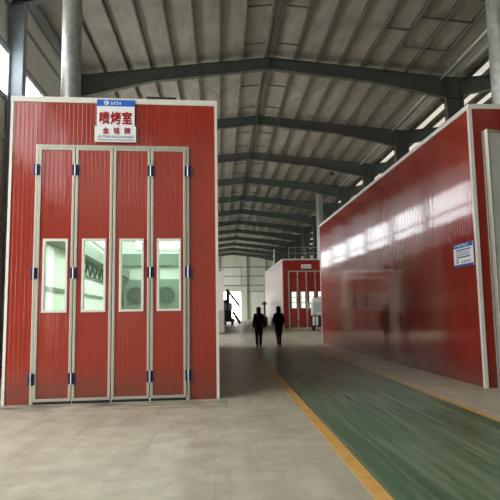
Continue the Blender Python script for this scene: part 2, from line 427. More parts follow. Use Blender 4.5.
for k in range(8):
    x = XR + 0.7 + 1.045 * k
    purlin(x, '%s dark purlin beyond the right column row, between bright roof strips' % ORD[k], 'purlins of the neighbouring hall')
    sk = slab(x + 0.20, x + 0.62, YA + 0.1, YB - 0.1, PT - 0.03, PT - 0.005)
    tag(obj('roof_light_strip', sk, M['skylight']), '%s cream roof light strip beyond the right column row' % ORD[k], 'roof light', 'roof lights of the neighbouring hall')
def gutter(x, z, lab):
    sec = [(-0.16, 0.16), (-0.1, -0.12), (0.1, -0.12), (0.16, 0.16), (0.14, 0.16), (0.085, -0.1), (-0.085, -0.1), (-0.14, 0.16)]
    bm = sweep([[(x + a, y, z + b) for a, b in sec] for y in (YA + 0.02, YB - 0.02)])
    tag(obj('valley_gutter', bm, M['gutter']), lab, 'gutter')
gutter(XR - 0.1, ZE + 0.14, 'upper silver gutter running along the top of the right column row')
tag(obj('gutter_pipe', tube((XR - 0.75, YA + 0.05, ZE - 0.02), (XR - 0.75, YB - 0.05, ZE - 0.02), 0.05, 10), M['gutter']), 'thin silver pipe running beside the gutter above the right column row', 'pipe')
# eave beam tying the heads of the left columns
tag(obj('eave_beam', box(XL + 0.02, XL + 0.2, YA + 0.02, YB - 0.02, ZE - 0.30, ZE + 0.02), M['steel_blue']), 'grey eave beam along the top of the left wall', 'beam')
for z, lab in ((11.15, 'grey wall girt running above the left window band, nearest the eave'), (9.75, 'grey wall girt just over the left window band'), (8.1, 'grey wall girt just under the left window band'), (6.9, 'pale wall girt on the left wall below the window band')):
    tag(obj('side_girt', box(XL - 0.045, XL - 0.005, (9.5 if z > 8 or z < 7 else YA + 0.02), YB - 0.02, z - 0.07, z + 0.07), M['white_trim'] if z < 7 else M['steel_blue']), lab, 'wall rail', 'girts on the left wall')

# portal frames ------------------------------------------------------
def i_sec(depth, fw, tf, tw):     # closed outline in (across, along-depth) with depth measured downwards from 0
    a, b = fw / 2, tw / 2
    return [(-a, 0), (a, 0), (a, -tf), (b, -tf), (b, -depth + tf), (a, -depth + tf), (a, -depth), (-a, -depth), (-a, -depth + tf), (-b, -depth + tf), (-b, -tf), (-a, -tf)]
def rafter(st, y):                # st: (x, depth)
    return sweep([[(x, y + a, roof_z(x) + b) for a, b in i_sec(dp, 0.26, 0.022, 0.02)] for x, dp in st])
def column(xo, xi, y, ztop, fw=0.28):
    s = 1 if xi > xo else -1; d = abs(xi - xo)
    sec = [(xo - s * b, a) for a, b in i_sec(d, fw, 0.025, 0.036)]
    return sweep([[(px, y + a, z) for px, a in sec] for z in (0.0, ztop)])
for i, y in enumerate(frames_y):
    k = i - 5
    pos = ('%s steel roof frame counted from the picture top, dark grey beam' % ORD[k]) if k >= 0 else (
        'steel frame whose blue-grey column stands left of the near booth' if k == -1 else 'steel roof frame overhead, %s one behind the near booth front' % ORD[-k - 2])
    t = thing('portal_frame', pos, 'roof frame', (0, y, 0), 0, 'steel frames carrying the roof')
    # children are modelled in local coordinates (y = 0)
    obj('rafter', rafter([(XL, 1.0), (XL + 0.6, 1.0), (XL + 3.4, 0.62), (XC, 0.55)], 0), M['steel'], t)
    obj('rafter', rafter([(XC, 0.55), (7.0, 0.62), (XR - 0.58, 1.0), (XR, 1.0)], 0), M['steel'], t)
    obj('ridge_plate', box(XC - 0.02, XC + 0.02, -0.14, 0.14, ZR - 0.62, ZR - 0.01), M['steel'], t)
    obj('next_hall_rafter', rafter([(XR, 0.85), (XR + 2.6, 0.6), (XC2, 0.55), (XR2 - 3, 0.6), (XR2, 1.0)], 0), M['steel'], t)
    c1 = obj('column', column(XL, XL + 0.44, 0, ZE - 0.98), M['steel_blue'], t)
    c2 = obj('column', column(XR + 0.22, XR - 0.58, 0, ZE - 0.02, 0.34), M['steel'], t)
    obj('column', column(XR2, XR2 - 0.58, 0, ZE - 0.98), M['steel'], t)
    obj('base_plate', box(XL - 0.03, XL + 0.5, -0.24, 0.24, 0, 0.03), M['steel'], c1)
    obj('base_plate', box(XR - 0.64, XR + 0.27, -0.24, 0.24, 0, 0.03), M['steel'], c2)
    obj('bracket', sweep([[(XR - 0.62, yy, ZE - 1.0), (XR - 0.62, yy, ZE - 1.28), (XR - 0.86, yy, ZE - 0.98)] for yy in (-0.01, 0.01)]), M['steel'], t)

# struts between the ridge purlins, tie rods
n = 0
for k in range(-1, 6):
    for off in (3.1, 6.1):
        y = Y0 + BAY * k + off
        for s in (-1, 1):
            xa, xb = XC + s * 0.27, XC + s * 1.245
            o = obj('ridge_strut', bar((xa, y, roof_z(xa) + 0.06), (xb, y, roof_z(xb) + 0.06), 0.06, 0.06), M['purlin'])
            tag(o, 'short thin strut %s of the ridge, %s one back between two purlins' % ('left' if s < 0 else 'right', ORD[n // 2]), 'strut', 'struts beside the roof ridge'); n += 1
for i, (y, ka, kb) in enumerate(((19.6, 5, 7), (21.9, 5, 7), (20.6, 4, 5))):
    xa, xb = XC + 0.2 + 1.045 * ka, XC + 0.2 + 1.045 * kb
    tag(obj('eave_strut', bar((xa, y, roof_z(xa) + 0.06), (xb, y, roof_z(xb) + 0.06), 0.07, 0.07), M['purlin']),
        ['nearest dark strut under right roof slope above the right booth', 'dark strut under right roof slope just before the first roof frame', 'short dark strut between purlins in the middle of the right slope'][i], 'strut')
for i, (xa, ya, xb, yb) in enumerate(((XC - 4.2, 24.5, XC - 0.3, 31.4), (XC - 0.3, 24.5, XC - 4.2, 31.4), (XC + 0.3, 24.5, XC + 4.2, 31.4), (XC + 4.2, 24.5, XC + 0.3, 31.4))):
    tag(obj('brace_rod', tube((xa, ya, roof_z(xa) - 0.06), (xb, yb, roof_z(xb) - 0.06), 0.012, 6), M['purlin']),
        ['thin brace rod rising to the ridge behind the first frame, left slope', 'thin brace rod falling from the ridge behind the first frame, left slope', 'thin brace rod falling from the ridge behind the first frame, right slope', 'thin brace rod rising to the ridge behind the first frame, right slope'][i], 'brace rod')
p = thing('pendant_lamp', 'small dark lamp hanging on a long cord under the right roof slope', 'lamp', (7.37, 35.0, 10.35))
obj('cord', tube((0, 0, 0.16), (0, 0, roof_z(7.37) + 0.15 - 10.35), 0.012, 6), M['steel'], p)
obj('lamp_shade', lathe([(0.03, 0.2), (0.05, 0.14), (0.16, 0.03), (0.15, 0.0)], 14), M['machine'], p, smooth=True)

# ------------------------------------------------------------------ spray booths
def door_leaf(booth, x0, x1, z0, z1, win, red, hinge_x=None, hinge_z=(), rot=0.0, pivot=None, panel=None, glass=True):
    """one tall folding leaf: red panel with an aluminium surround, a framed pane and hinges"""
    px = pivot if pivot is not None else x0
    sh = lambda a: a - px
    st = 0.048
    hol = [(sh(win[0]), sh(win[1]), win[2], win[3])] if win else []
    leaf = obj('door_leaf', holed(sh(x0 + st), sh(x1 - st), z0 + st, z1 - st, hol, xz(-0.030, 0.03)), panel or red, booth, (px, 0, 0), (0, 0, rot))
    obj('leaf_frame', holed(sh(x0), sh(x1), z0, z1, [(sh(x0 + st), sh(x1 - st), z0 + st, z1 - st)], xz(-0.045, 0.04)), M['alu'], leaf, bevel=0.006)
    if win:
        a, b, c, d = sh(win[0]), sh(win[1]), win[2], win[3]; f = 0.03
        obj('window_frame', holed(a - 0.012, b + 0.012, c - 0.012, d + 0.012, [(a + f, b - f, c + f, d - f)], xz(-0.048, 0.034)), M['white_trim'], leaf, bevel=0.005)
        obj('window_pane', box(a + f - 0.005, b - f + 0.005, -0.006, 0.006, c + f - 0.005, d - f + 0.005), M['glass'], leaf)
    for hx in (hinge_x or ()):
        for hz in hinge_z:
            bm = bmesh.new(); x = sh(hx)
            sec = [(-0.055, -0.046), (-0.055, -0.056), (-0.022, -0.058), (-0.016, -0.078), (0.016, -0.078), (0.022, -0.058), (0.055, -0.056), (0.055, -0.046)]
            sweep([[(x + u, v, z) for u, v in sec] for z in (hz - 0.095, hz + 0.095)], bm=bm)
            obj('hinge', bm, M['hinge'], leaf)
            obj('hinge_pin', tube((x, -0.072, hz - 0.1), (x, -0.072, hz + 0.1), 0.0135, 10), M['hinge_pin'], leaf)
    return leaf
def gap_strips(booth, xs_, z0, z1):
    for x in xs_: obj('door_seal', box(x - 0.014, x + 0.014, 0.005, 0.03, z0, z1), M['tyre'], booth)  # dark strips added behind the leaf gaps to block the inside light
def shell(booth, W, Ln, H, door, red, red_side, lining=True, top=0.085, corner=0.05):
    x0, x1, zt = door
    obj('front_panel', holed(0.0, W, 0.0, H, [(x0, x1, -1, zt)], xz(0.0, 0.08)), red, booth)
    obj('side_panel', box(0.0, 0.08, 0.08, Ln, 0, H), red_side, booth)
    obj('side_panel', box(W - 0.08, W, 0.08, Ln, 0, H), red_side, booth)
    obj('rear_panel', box(0.08, W - 0.08, Ln - 0.08, Ln, 0, H), red_side, booth)
    obj('roof_panel', box(0.0, W, 0.0, Ln, H, H + 0.06), M['white_trim'], booth)
    # edge trims: one continuous cap round the roof edge, angle trims on the upright corners
    cap = holed(-0.02, W + 0.02, -0.025, Ln + 0.02, [(0.06, W - 0.06, 0.06, Ln - 0.06)], lambda u, v, s: (u, v, H - top + 0.02 if s == 0 else H + 0.062))
    obj('top_trim', cap, M['white_trim'], booth, bevel=0.008)
    for cx, sx in ((0.0, 1), (W, -1)):
        for cy, sy in ((0.0, 1), (Ln, -1)):
            t_, c_ = 0.015, corner
            pts = [(cx - sx * t_, cy - sy * t_), (cx + sx * c_, cy - sy * t_), (cx + sx * c_, cy), (cx, cy), (cx, cy + sy * c_), (cx - sx * t_, cy + sy * c_)]
            obj('corner_trim', sweep([[(a, b, z) for a, b in pts] for z in (0.0, H - top + 0.02)]), M['white_trim'], booth)
    # door surround
    j = 0.052
    obj('door_frame', holed(x0, x1, 0, zt, [(x0 + j, x1 - j, -1, zt - j)], xz(-0.03, 0.09)), M['alu'], booth, bevel=0.006)
    if lining:
        obj('lining', holed(0.085, W - 0.085, 0.10, Ln - 0.09, [], lambda u, v, s: (u, v, H - 0.03 if s == 0 else H - 0.005)), M['inner'], booth)
        for xa in (0.082, W - 0.102): obj('lining', box(xa, xa + 0.02, 0.1, Ln - 0.09, 0, H - 0.03), M['inner'], booth)
        obj('lining', box(0.105, W - 0.105, Ln - 0.11, Ln - 0.085, 0, H - 0.03), M['inner'], booth)

# -- near left booth -------------------------------------------------
A1 = math.radians(3.15)
W1, L1, H1 = 3.634, 15.3, 5.34
b1 = thing('spray_booth', 'tall red ribbed spray booth with four-leaf folding door, nearest on the left', 'spray booth', (-3.684, 9.67, 0), A1)
shell(b1, W1, L1, H1, (0.442, 3.135, 4.515), M['red'], M['red'], top=0.06, corner=0.032)
xs = [0.494, 1.130, 1.788, 2.448, 3.083]
hz = (0.42, 2.22, 4.05)
wins = [(0.615, 1.017), (1.278, 1.670), (1.92, 2.322), (2.573, 2.976)]
hinges = [(0.468, 1.130), (), (2.448,), (3.11,)]
for i in range(4):
    door_leaf(b1, xs[i] + 0.006, xs[i + 1] - 0.006, 0.045, 4.46, (*wins[i], 1.55, 2.81), M['red'], hinges[i], hz)
gap_strips(b1, xs, 0.045, 4.46)
obj('door_seal', box(xs[0], xs[4], 0.008, 0.03, 4.445, 4.475), M['tyre'], b1)  # same added dark strip over the leaf tops
for i in range(4): obj('foot_seal', box(xs[i] + 0.01, xs[i + 1] - 0.01, -0.035, 0.03, 0.004, 0.05), M['tyre'], b1)
# what the panes show of the inside: light boxes, duct, lattice rail, two round fans
li = 0.105
for (y0, y1) in ((2.0, 7.0), (7.6, 13.4)):
    f = obj('light_box', box(li, li + 0.10, y0, y1, 3.75, 4.45), M['white_trim'], b1)
    obj('diffuser', box(li + 0.10, li + 0.115, y0 + 0.06, y1 - 0.06, 3.80, 4.40), M['tube'], f)
f = obj('light_box', box(0.7, 3.3, L1 - 0.26, L1 - 0.112, 4.35, 5.0), M['white_trim'], b1)
obj('diffuser', box(0.75, 3.25, L1 - 0.275, L1 - 0.26, 4.40, 4.95), M['tube'], f)
for (y0, y1) in ((2.0, 7.0), (7.6, 13.4)):  # extra light boxes, added to brighten the inside
    f = obj('light_box', box(W1 - li - 0.10, W1 - li, y0, y1, 3.75, 4.45), M['white_trim'], b1)
    obj('diffuser', box(W1 - li - 0.115, W1 - li - 0.10, y0 + 0.06, y1 - 0.06, 3.80, 4.40), M['tube'], f)
for y0, y1 in ((0.8, 7.4), (7.8, 14.2)):
    f = obj('light_box', box(0.5, 1.1, y0, y1, H1 - 0.16, H1 - 0.032), M['white_trim'], b1)
    obj('diffuser', box(0.55, 1.05, y0 + 0.05, y1 - 0.05, H1 - 0.175, H1 - 0.16), M['tube'], f)
    f = obj('light_box', box(2.5, 3.1, y0, y1, H1 - 0.16, H1 - 0.032), M['white_trim'], b1)
    obj('diffuser', box(2.55, 3.05, y0 + 0.05, y1 - 0.05, H1 - 0.175, H1 - 0.16), M['tube'], f)
obj('air_duct', box(0.12, 0.50, 1.5, L1 - 0.7, 3.02, 3.36), M['duct'], b1)
obj('air_duct', box(0.12, W1 - 0.12, L1 - 0.62, L1 - 0.14, 3.60, 4.12), M['duct'], b1)
lat = bmesh.new()
yy = 5.4
while yy < 13.6:
    bar((0.16, yy, 2.62), (0.16, yy + 0.42, 2.96), 0.05, 0.05, lat); bar((0.16, yy + 0.42, 2.96), (0.16, yy + 0.84, 2.62), 0.05, 0.05, lat); yy += 0.84
bar((0.16, 5.3, 2.60), (0.16, 13.9, 2.60), 0.06, 0.06, lat); bar((0.16, 5.3, 2.98), (0.16, 13.9, 2.98), 0.06, 0.06, lat)
obj('lattice_rail', lat, M['fan'], b1)
obj('wall_rail', box(0.11, 0.17, 1.0, L1 - 0.2, 2.02, 2.10), M['duct'], b1)
for cx in (0.80, 2.12):
    fu = obj('fan_unit', box(cx - 0.55, cx + 0.55, L1 - 0.95, L1 - 0.2, 0.9, 2.98), M['fanbox'], b1, bevel=0.03)
    yf = L1 - 0.95
    obj('fan_ring', sweep([[(cx + r * math.cos(2 * math.pi * i / 28), y, 2.28 + r * math.sin(2 * math.pi * i / 28)) for i in range(28)] for r, y in ((0.36, yf), (0.36, yf - 0.08), (0.30, yf - 0.08), (0.30, yf - 0.01))]), M['fan'], fu)
    gb = bmesh.new()
    for r in (0.08, 0.16, 0.24):
        sweep([[(cx + rr * math.cos(2 * math.pi * i / 24), y, 2.28 + rr * math.sin(2 * math.pi * i / 24)) for i in range(24)] for rr, y in ((r, yf - 0.05), (r + 0.02, yf - 0.05), (r + 0.02, yf - 0.07), (r, yf - 0.07), (r, yf - 0.05))], caps=False, bm=gb)
    for a in range(4):
        c_, s_ = math.cos(a * math.pi / 4), math.sin(a * math.pi / 4)
        bar((cx - 0.30 * c_, yf - 0.06, 2.28 - 0.30 * s_), (cx + 0.30 * c_, yf - 0.06, 2.28 + 0.30 * s_), 0.015, 0.015, gb)
    obj('fan_grille', gb, M['duct'], fu)
    obj('fan_back', tube((cx, yf - 0.012, 2.28), (cx, yf - 0.004, 2.28), 0.30, 28), M['fan'], fu)

def marks(parent, name, x0, x1, z, h, n, mat, y=-0.0155, strokes=4, ax='x'):
    """a row of small block marks standing for lettering too small to read"""
    bm = bmesh.new(); w = (x1 - x0) / n
    for i in range(n):
        a = x0 + w * i + w * 0.1; b = x0 + w * (i + 1) - w * 0.1
        hs = random.sample(range(5), strokes - 1)
        for q in hs:
            zz = z - h / 2 + h * (q + 0.5) / 5
            l, r_ = (a, b) if random.random() < 0.5 else (a + (b - a) * 0.15, b - (b - a) * 0.1)
            box(l, r_, y, y + 0.006, zz - h * 0.055, zz + h * 0.055, bm)
        m = random.choice((a + (b - a) * 0.25, (a + b) / 2, a + (b - a) * 0.75))
        box(m - w * 0.05, m + w * 0.05, y, y + 0.006, z - h / 2, z + h / 2, bm)
    return obj(name, bm, mat, parent)
def characters(text, xs_, z, size, mat, parent, bold, sz=1.0):
    for c, x in zip(text, xs_):
        glyphs(c, size, mat, 'character', parent, (x, -0.0155, z), (math.pi / 2, 0, 0), bold, 0.003).scale = (1, sz, 1)
# signs over the door: a sign is fixed to the booth front but is a board of its own
ca, sa = math.cos(A1), math.sin(A1)
def front1(u, v): return (-3.684 + u * ca + v * sa, 9.67 + u * sa - v * ca, 0)
sg = thing('sign_board', 'square white sign with blue header and big red characters above the near booth door', 'sign', front1(1.818, 0.03), A1)
obj('board', box(-0.335, 0.335, -0.012, 0.012, 4.79, 5.36), M['sign_white'], sg)
hd = obj('header', box(-0.335, 0.335, -0.016, -0.0115, 5.24, 5.36), M['sign_blue'], sg)
lg = lathe([(0.0445, -0.003), (0.0445, 0.003)], 24)
obj('logo_disc', lg, M['sign_white'], hd, (-0.165, -0.018, 5.30), (math.pi / 2, 0, 0))
cr = sweep([[( -0.165 + r * math.cos(math.radians(a)), y, 5.30 + r * math.sin(math.radians(a))) for r, y in ((0.018, -0.023), (0.030, -0.023), (0.030, -0.020), (0.018, -0.020))] for a in range(40, 330, 15)])
obj('logo_mark', cr, M['sign_blue'], hd)
marks(hd, 'header_lettering', -0.09, 0.10, 5.30, 0.062, 4, M['sign_white'], -0.02)
characters('喷烤室', (-0.20, 0.0, 0.20), 5.0, 0.19, M['sign_red'], sg, 0.006, 1.3)
pl = thing('sign_plate', 'smaller white plate with faint red characters below the blue-headed sign', 'sign', front1(1.818, 0.05), A1)
obj('board', box(-0.365, 0.365, -0.01, 0.01, 4.572, 4.862), M['sign_white'], pl)
characters('金铭牌', (-0.17, 0.02, 0.21), 4.765, 0.115, M['sign_pink'], pl, 0.003, 1.1)
marks(pl, 'small_lettering', -0.31, 0.34, 4.668, 0.042, 14, M['sign_ink'], -0.0135)
marks(pl, 'small_lettering', -0.31, 0.34, 4.607, 0.028, 20, M['sign_ink'], -0.0135)
# pipe on the booth roof near the right corner
tag(obj('roof_conduit', bar(Vector(front1(2.36, -0.02)) + Vector((0, 0, H1 + 0.088)), Vector(front1(2.90, -0.02)) + Vector((0, 0, H1 + 0.088)), 0.05, 0.05), M['machine']), 'short dark conduit lying on the near booth roof edge', 'conduit')

def duct(name, label, x, y, z0, z1, r, pitch=0.13, n=40, cat='duct'):
    prof = [(r, z0)]; z = z0
    while z + pitch < z1:
        z += pitch; prof += [(r, z - 0.012), (r + 0.004, z - 0.008), (r + 0.004, z + 0.008), (r, z + 0.012)]
    prof.append((r, z1))
    t = thing(name, label, cat, (x, y, 0))
    obj('pipe', lathe(prof, n), M['galv'], t)
    obj('collar', lathe([(r + 0.07, z0 - 0.005), (r + 0.07, z0 + 0.02), (r + 0.012, z0 + 0.02), (r + 0.012, z0 + 0.14), (r + 0.005, z0 + 0.14)], n), M['galv'], t)
    return t
duct('exhaust_duct', 'ribbed silver exhaust duct rising from the near left booth roof', -3.30, 12.0, H1 + 0.065, roof_z(-3.3) + PT - 0.01, 0.215)

# -- long right booth --------------------------------------------------
A2 = math.radians(0.927)
W2, L2, H2 = 4.2, 15.45, 5.5
b2 = thing('spray_booth', 'long glossy red spray booth on the right with its long side to the aisle', 'spray booth', (4.98, 10.365, 0), A2)
shell(b2, W2, L2, H2, (0.24, 3.96, 5.0), M['red_gloss'], M['red_gloss'], lining=False, top=0.06, corner=0.055)
z1 = 4.94
door_leaf(b2, 0.10, 1.0, 0.02, z1, None, M['red_gloss'], (), (), 0.0, 1.0, panel=M['leafgrey']).rotation_euler[2] = math.radians(20)
for a in (1.01, 1.977, 2.944):
    door_leaf(b2, a, a + 0.962, 0.02, z1, (a + 0.24, a + 0.72, 1.55, 2.9), M['red_gloss'], (a + 0.964,) if a < 2.9 else (), hz)
# notice on its long side, next to the corner
nb = thing('notice_board', 'small white notice with blue top and bottom bands on the long right booth', 'notice', (4.98, 10.365, 0), A2 + math.pi / 2)
# local x runs along the booth side (away from camera), local -y ... faces the aisle at +y
def nbox(a, b, z0, z1, y0, y1): return box(a, b, y0, y1, z0, z1)
obj('board', nbox(0.12, 0.98, 2.345, 2.83, 0.016, 0.030), M['sign_white'], nb)
obj('header', nbox(0.12, 0.98, 2.735, 2.83, 0.030, 0.034), M['sign_navy'], nb)
obj('footer', nbox(0.12, 0.98, 2.345, 2.40, 0.030, 0.034), M['sign_navy'], nb)
marks(nb, 'header_lettering', 0.30, 0.90, 2.782, 0.05, 6, M['sign_white'], 0.032)
for z, a, b in ((2.695, 0.2, 0.86), (2.545, 0.24, 0.84)):
    obj('blue_rule', nbox(a, b, z - 0.014, z + 0.014, 0.030, 0.034), M['sign_navy'], nb)
for z in (2.655, 2.62, 2.588): marks(nb, 'small_lettering', 0.24, 0.86, z, 0.022, 16, M['sign_ink'], 0.029, 3)
marks(nb, 'large_lettering', 0.22, 0.64, 2.455, 0.06, 4, M['sign_ink'], 0.029, 4)
gm = bmesh.new(); box(0.78, 0.86, 0.030, 0.033, 2.42, 2.50, gm); box(0.795, 0.845, 0.030, 0.033, 2.5, 2.54, gm)
obj('green_mark', gm, M['sign_green'], nb)
duct('exhaust_duct', 'grey exhaust duct on the near end of the long right booth roof', 6.24, 11.35, H2 + 0.065, roof_z(6.24) + PT - 0.01, 0.22)

# -- far right booth -----------------------------------------------------
W3, L3, H3 = 4.25, 16.5, 6.05
A3 = math.radians(0.8)
b3 = thing('spray_booth', 'far red spray booth with a paned folding door, standing behind the two people', 'spray booth', (5.44, 48.3, 0), A3)
shell(b3, W3, L3, H3, (0.50, 3.74, 5.06), M['red_plain'], M['red_plain'], lining=True)
for i in range(4):
    a = 0.555 + i * 0.7825
    door_leaf(b3, a, a + 0.7785, 0.02, 5.0, (a + 0.22, a + 0.66, 1.75, 3.2), M['red_plain'], (a + 0.78,) if i in (0, 2) else (), (0.6, 2.5, 4.5))
    lf = [c for c in b3.children if c.name.startswith('door_leaf')][-1]
    for zz in (2.23, 2.72): obj('glazing_bar', box(0.25, 0.63, -0.04, 0.02, zz - 0.035, zz + 0.035), M['alu'], lf)
for xa in (0.105, W3 - 0.22):
    f = obj('light_box', box(xa, xa + 0.115, 1.0, 14.5, 1.2, 4.4), M['white_trim'], b3)
    xd = xa + 0.115 if xa < 1 else xa - 0.015
    obj('diffuser', box(xd, xd + 0.015, 1.1, 14.4, 1.3, 4.3), M['tube_soft'], f)
f = obj('light_box', box(0.4, 3.8, L3 - 0.25, L3 - 0.115, 1.0, 4.6), M['white_trim'], b3)
obj('diffuser', box(0.45, 3.75, L3 - 0.265, L3 - 0.25, 1.05, 4.55), M['tube_soft'], f)
s3 = thing('sign_board', 'small pale sign above the far red booth door', 'sign', (7.12, 48.3, 0), A3)
obj('board', box(0, 0.9, -0.03, -0.005, 5.25, 5.6), M['sign_white'], s3)
marks(s3, 'lettering', 0.08, 0.82, 5.425, 0.18, 4, M['sign_ink'], -0.036)
duct('exhaust_duct', 'thick grey exhaust duct rising from the far right booth, beside the long booth end', 9.35, 50.6, H3 + 0.065, roof_z(9.35) + PT - 0.01, 0.32)
rl = thing('guard_rail', 'thin guard rail on the roof of the far red booth', 'railing', (5.44, 48.3, H3 + 0.075), A3)
for x in (0.7, 2.2, 3.7): obj('rail_post', bar((x, 0.6, 0), (x, 0.6, 1.1), 0.06, 0.06), M['galv'], rl)
for z in (0.55, 1.07): obj('rail_bar', bar((0.7, 0.6, z), (3.7, 0.6, z), 0.05, 0.05), M['galv'], rl)
tag(obj('vent_pipe', tube((5.62, 57, H3 + 0.065), (5.62, 57, H3 + 1.9), 0.07, 10), M['galv']), 'thin vent pipe on the left roof edge of the far red booth', 'pipe')

# ------------------------------------------------------------------ things further back
pn = thing('spray_booth', 'red booth with wide pale corner trim, a thin strip past the near left booth', 'spray booth', (-4.1, 39.5, 0))
shell(pn, 4.3, 20.0, 4.35, (0.5, 3.8, 3.9), M['red_plain'], M['red_gloss'], lining=False, corner=0.40)
for i in range(4):
    a = 0.555 + i * 0.7975
    door_leaf(pn, a, a + 0.7935, 0.02, 3.84, (a + 0.2, a + 0.6, 1.55, 2.8), M['red_plain'])
cb = thing('control_cabinet', 'pale grey cabinet at the pale front corner of the second left booth', 'cabinet', (-0.32, 39.1, 0))
obj('body', box(0, 0.56, 0, 0.32, 0.08, 1.65), M['machine_pale'], cb, bevel=0.01)
obj('cabinet_door', box(0.03, 0.53, -0.02, 0.0, 0.12, 1.6), M['machine_pale'], cb)
obj('plinth', box(0.02, 0.54, 0.02, 0.30, 0, 0.08), M['machine'], cb)
obj('handle', box(0.44, 0.47, -0.05, -0.02, 0.8, 1.0), M['machine'], cb)

mc = thing('work_machine', 'dark machine with a slanted boom standing in front of the far bright doorway', 'machine', (0.35, 66, 0))
obj('chassis', box(-0.1, 1.25, 0, 2.4, 0.35, 0.7), M['machine'], mc, bevel=0.03)
for x in (0.02, 0.88):
    for y in (0.45, 1.95):
        w = sweep([[(x + dx, y + r * math.cos(2 * math.pi * i / 20), 0.36 + r * math.sin(2 * math.pi * i / 20)) for i in range(20)] for dx, r in ((0, 0.30), (0.04, 0.36), (0.21, 0.36), (0.25, 0.30))])
        obj('wheel', w, M['tyre'], mc, smooth=False)
obj('engine_hood', box(0.12, 0.95, 0.1, 1.2, 0.7, 1.75), M['machine'], mc, bevel=0.06)
obj('cab', box(-0.05, 0.72, 1.2, 2.2, 0.7, 3.0), M['machine'], mc, bevel=0.05)
obj('cab_window', box(0.12, 0.66, 1.17, 1.2, 1.8, 2.55), M['machine_pale'], mc)
obj('mast', bar((0.5, 1.0, 1.7), (0.5, 1.0, 4.2), 0.36, 0.3), M['machine'], mc)
obj('hydraulic_tank', box(0.55, 1.0, 0.2, 0.8, 1.75, 2.6), M['machine_pale'], mc, bevel=0.03)
obj('boom', bar((0.35, 0.9, 4.25), (1.95, 0.9, 2.2), 0.3, 0.26), M['machine'], mc)
st = bmesh.new(); bar((1.1, 0.5, 1.55), (1.95, 0.5, 0.12), 0.1, 0.3, st)
sd_ = obj('stair_stringer', st, M['machine'], mc)
for i in range(5): obj('tread', box(1.18 + i * 0.16, 1.42 + i * 0.16, 0.55, 1.2, 1.22 - i * 0.27, 1.27 - i * 0.27), M['machine'], sd_)

up = thing('upright_pump', 'narrow grey-green upright pump beside the left wall of the far red booth', 'pump', (4.75, 60, 0))
obj('drum', lathe([(0.3, 0), (0.3, 0.3), (0.32, 0.32), (0.3, 0.35), (0.3, 0.9), (0.27, 0.95)], 18), M['pump'], up)
obj('mast', lathe([(0.1, 0.95), (0.1, 2.2), (0.2, 2.22), (0.22, 2.5), (0.14, 2.5), (0.08, 2.6)], 14), M['pump'], up)
obj('hose', tube((-0.1, 0, 2.45), (-0.34, 0, 2.3), 0.06, 8), M['pump'], up)

# white van nose behind the far end of the long booth
vn = thing('van', 'white van parked before the far red booth, half hidden by the long booth', 'van', (6.74, 41.2, 0), math.radians(-10))
prof = [(0.0, 0.42), (-0.02, 0.75), (0.0, 1.28), (0.10, 1.36), (0.42, 2.15), (0.62, 2.42), (1.1, 2.52), (4.6, 2.52), (4.72, 2.4), (4.75, 0.42)]
def van_ring(x, ins): return [(x, yv + (ins if yv < 2 else -ins), zv - (ins * 0.8 if zv > 2 else 0)) for yv, zv in prof]
vb = sweep([van_ring(0.0, 0.34), van_ring(0.05, 0.16), van_ring(0.16, 0.05), van_ring(0.34, 0.0), van_ring(1.66, 0.0), van_ring(1.84, 0.05), van_ring(1.95, 0.16), van_ring(2.0, 0.34)])
obj('body', vb, M['van'], vn)
obj('windscreen', sweep([[(0.16, 0.125, 1.42), (1.84, 0.125, 1.42), (1.84, 0.10, 1.40), (0.16, 0.10, 1.40)], [(0.24, 0.43, 2.14), (1.76, 0.43, 2.14), (1.76, 0.405, 2.16), (0.24, 0.405, 2.16)]]), M['dark_glass'], vn)
obj('bumper', box(-0.02, 2.02, -0.10, 0.25, 0.38, 1.16), M['tyre'], vn, bevel=0.05)
for x in (0.10, 0.34, 1.30, 1.60): obj('bumper_plate', box(x, x + 0.17, -0.13, -0.09, 0.42, 1.08), M['van'], vn)
for x in (0.12, 1.58): obj('headlamp', box(x, x + 0.3, -0.04, 0.05, 1.18, 1.34), M['hinge_pin'], vn, bevel=0.02)
for x in (0.03, 1.74):
    for y in (0.85, 3.8):
        w = sweep([[(x + dx, y + r * math.cos(2 * math.pi * i / 22), 0.34 + r * math.sin(2 * math.pi * i / 22)) for i in range(22)] for dx, r in ((0, 0.28), (0.03, 0.34), (0.2, 0.34), (0.23, 0.28))])
        obj('wheel', w, M['tyre'], vn)
for x0, s in ((0.05, -1), (1.95, 1)):
    a = obj('mirror_arm', tube((x0, 0.35, 2.0), (x0 + s * 0.18, 0.15, 2.1), 0.025, 8), M['tyre'], vn)
    obj('mirror', box(x0 + s * 0.2 - 0.09, x0 + s * 0.2 + 0.09, 0.06, 0.16, 1.62, 2.15), M['machine_pale'], a, bevel=0.03)

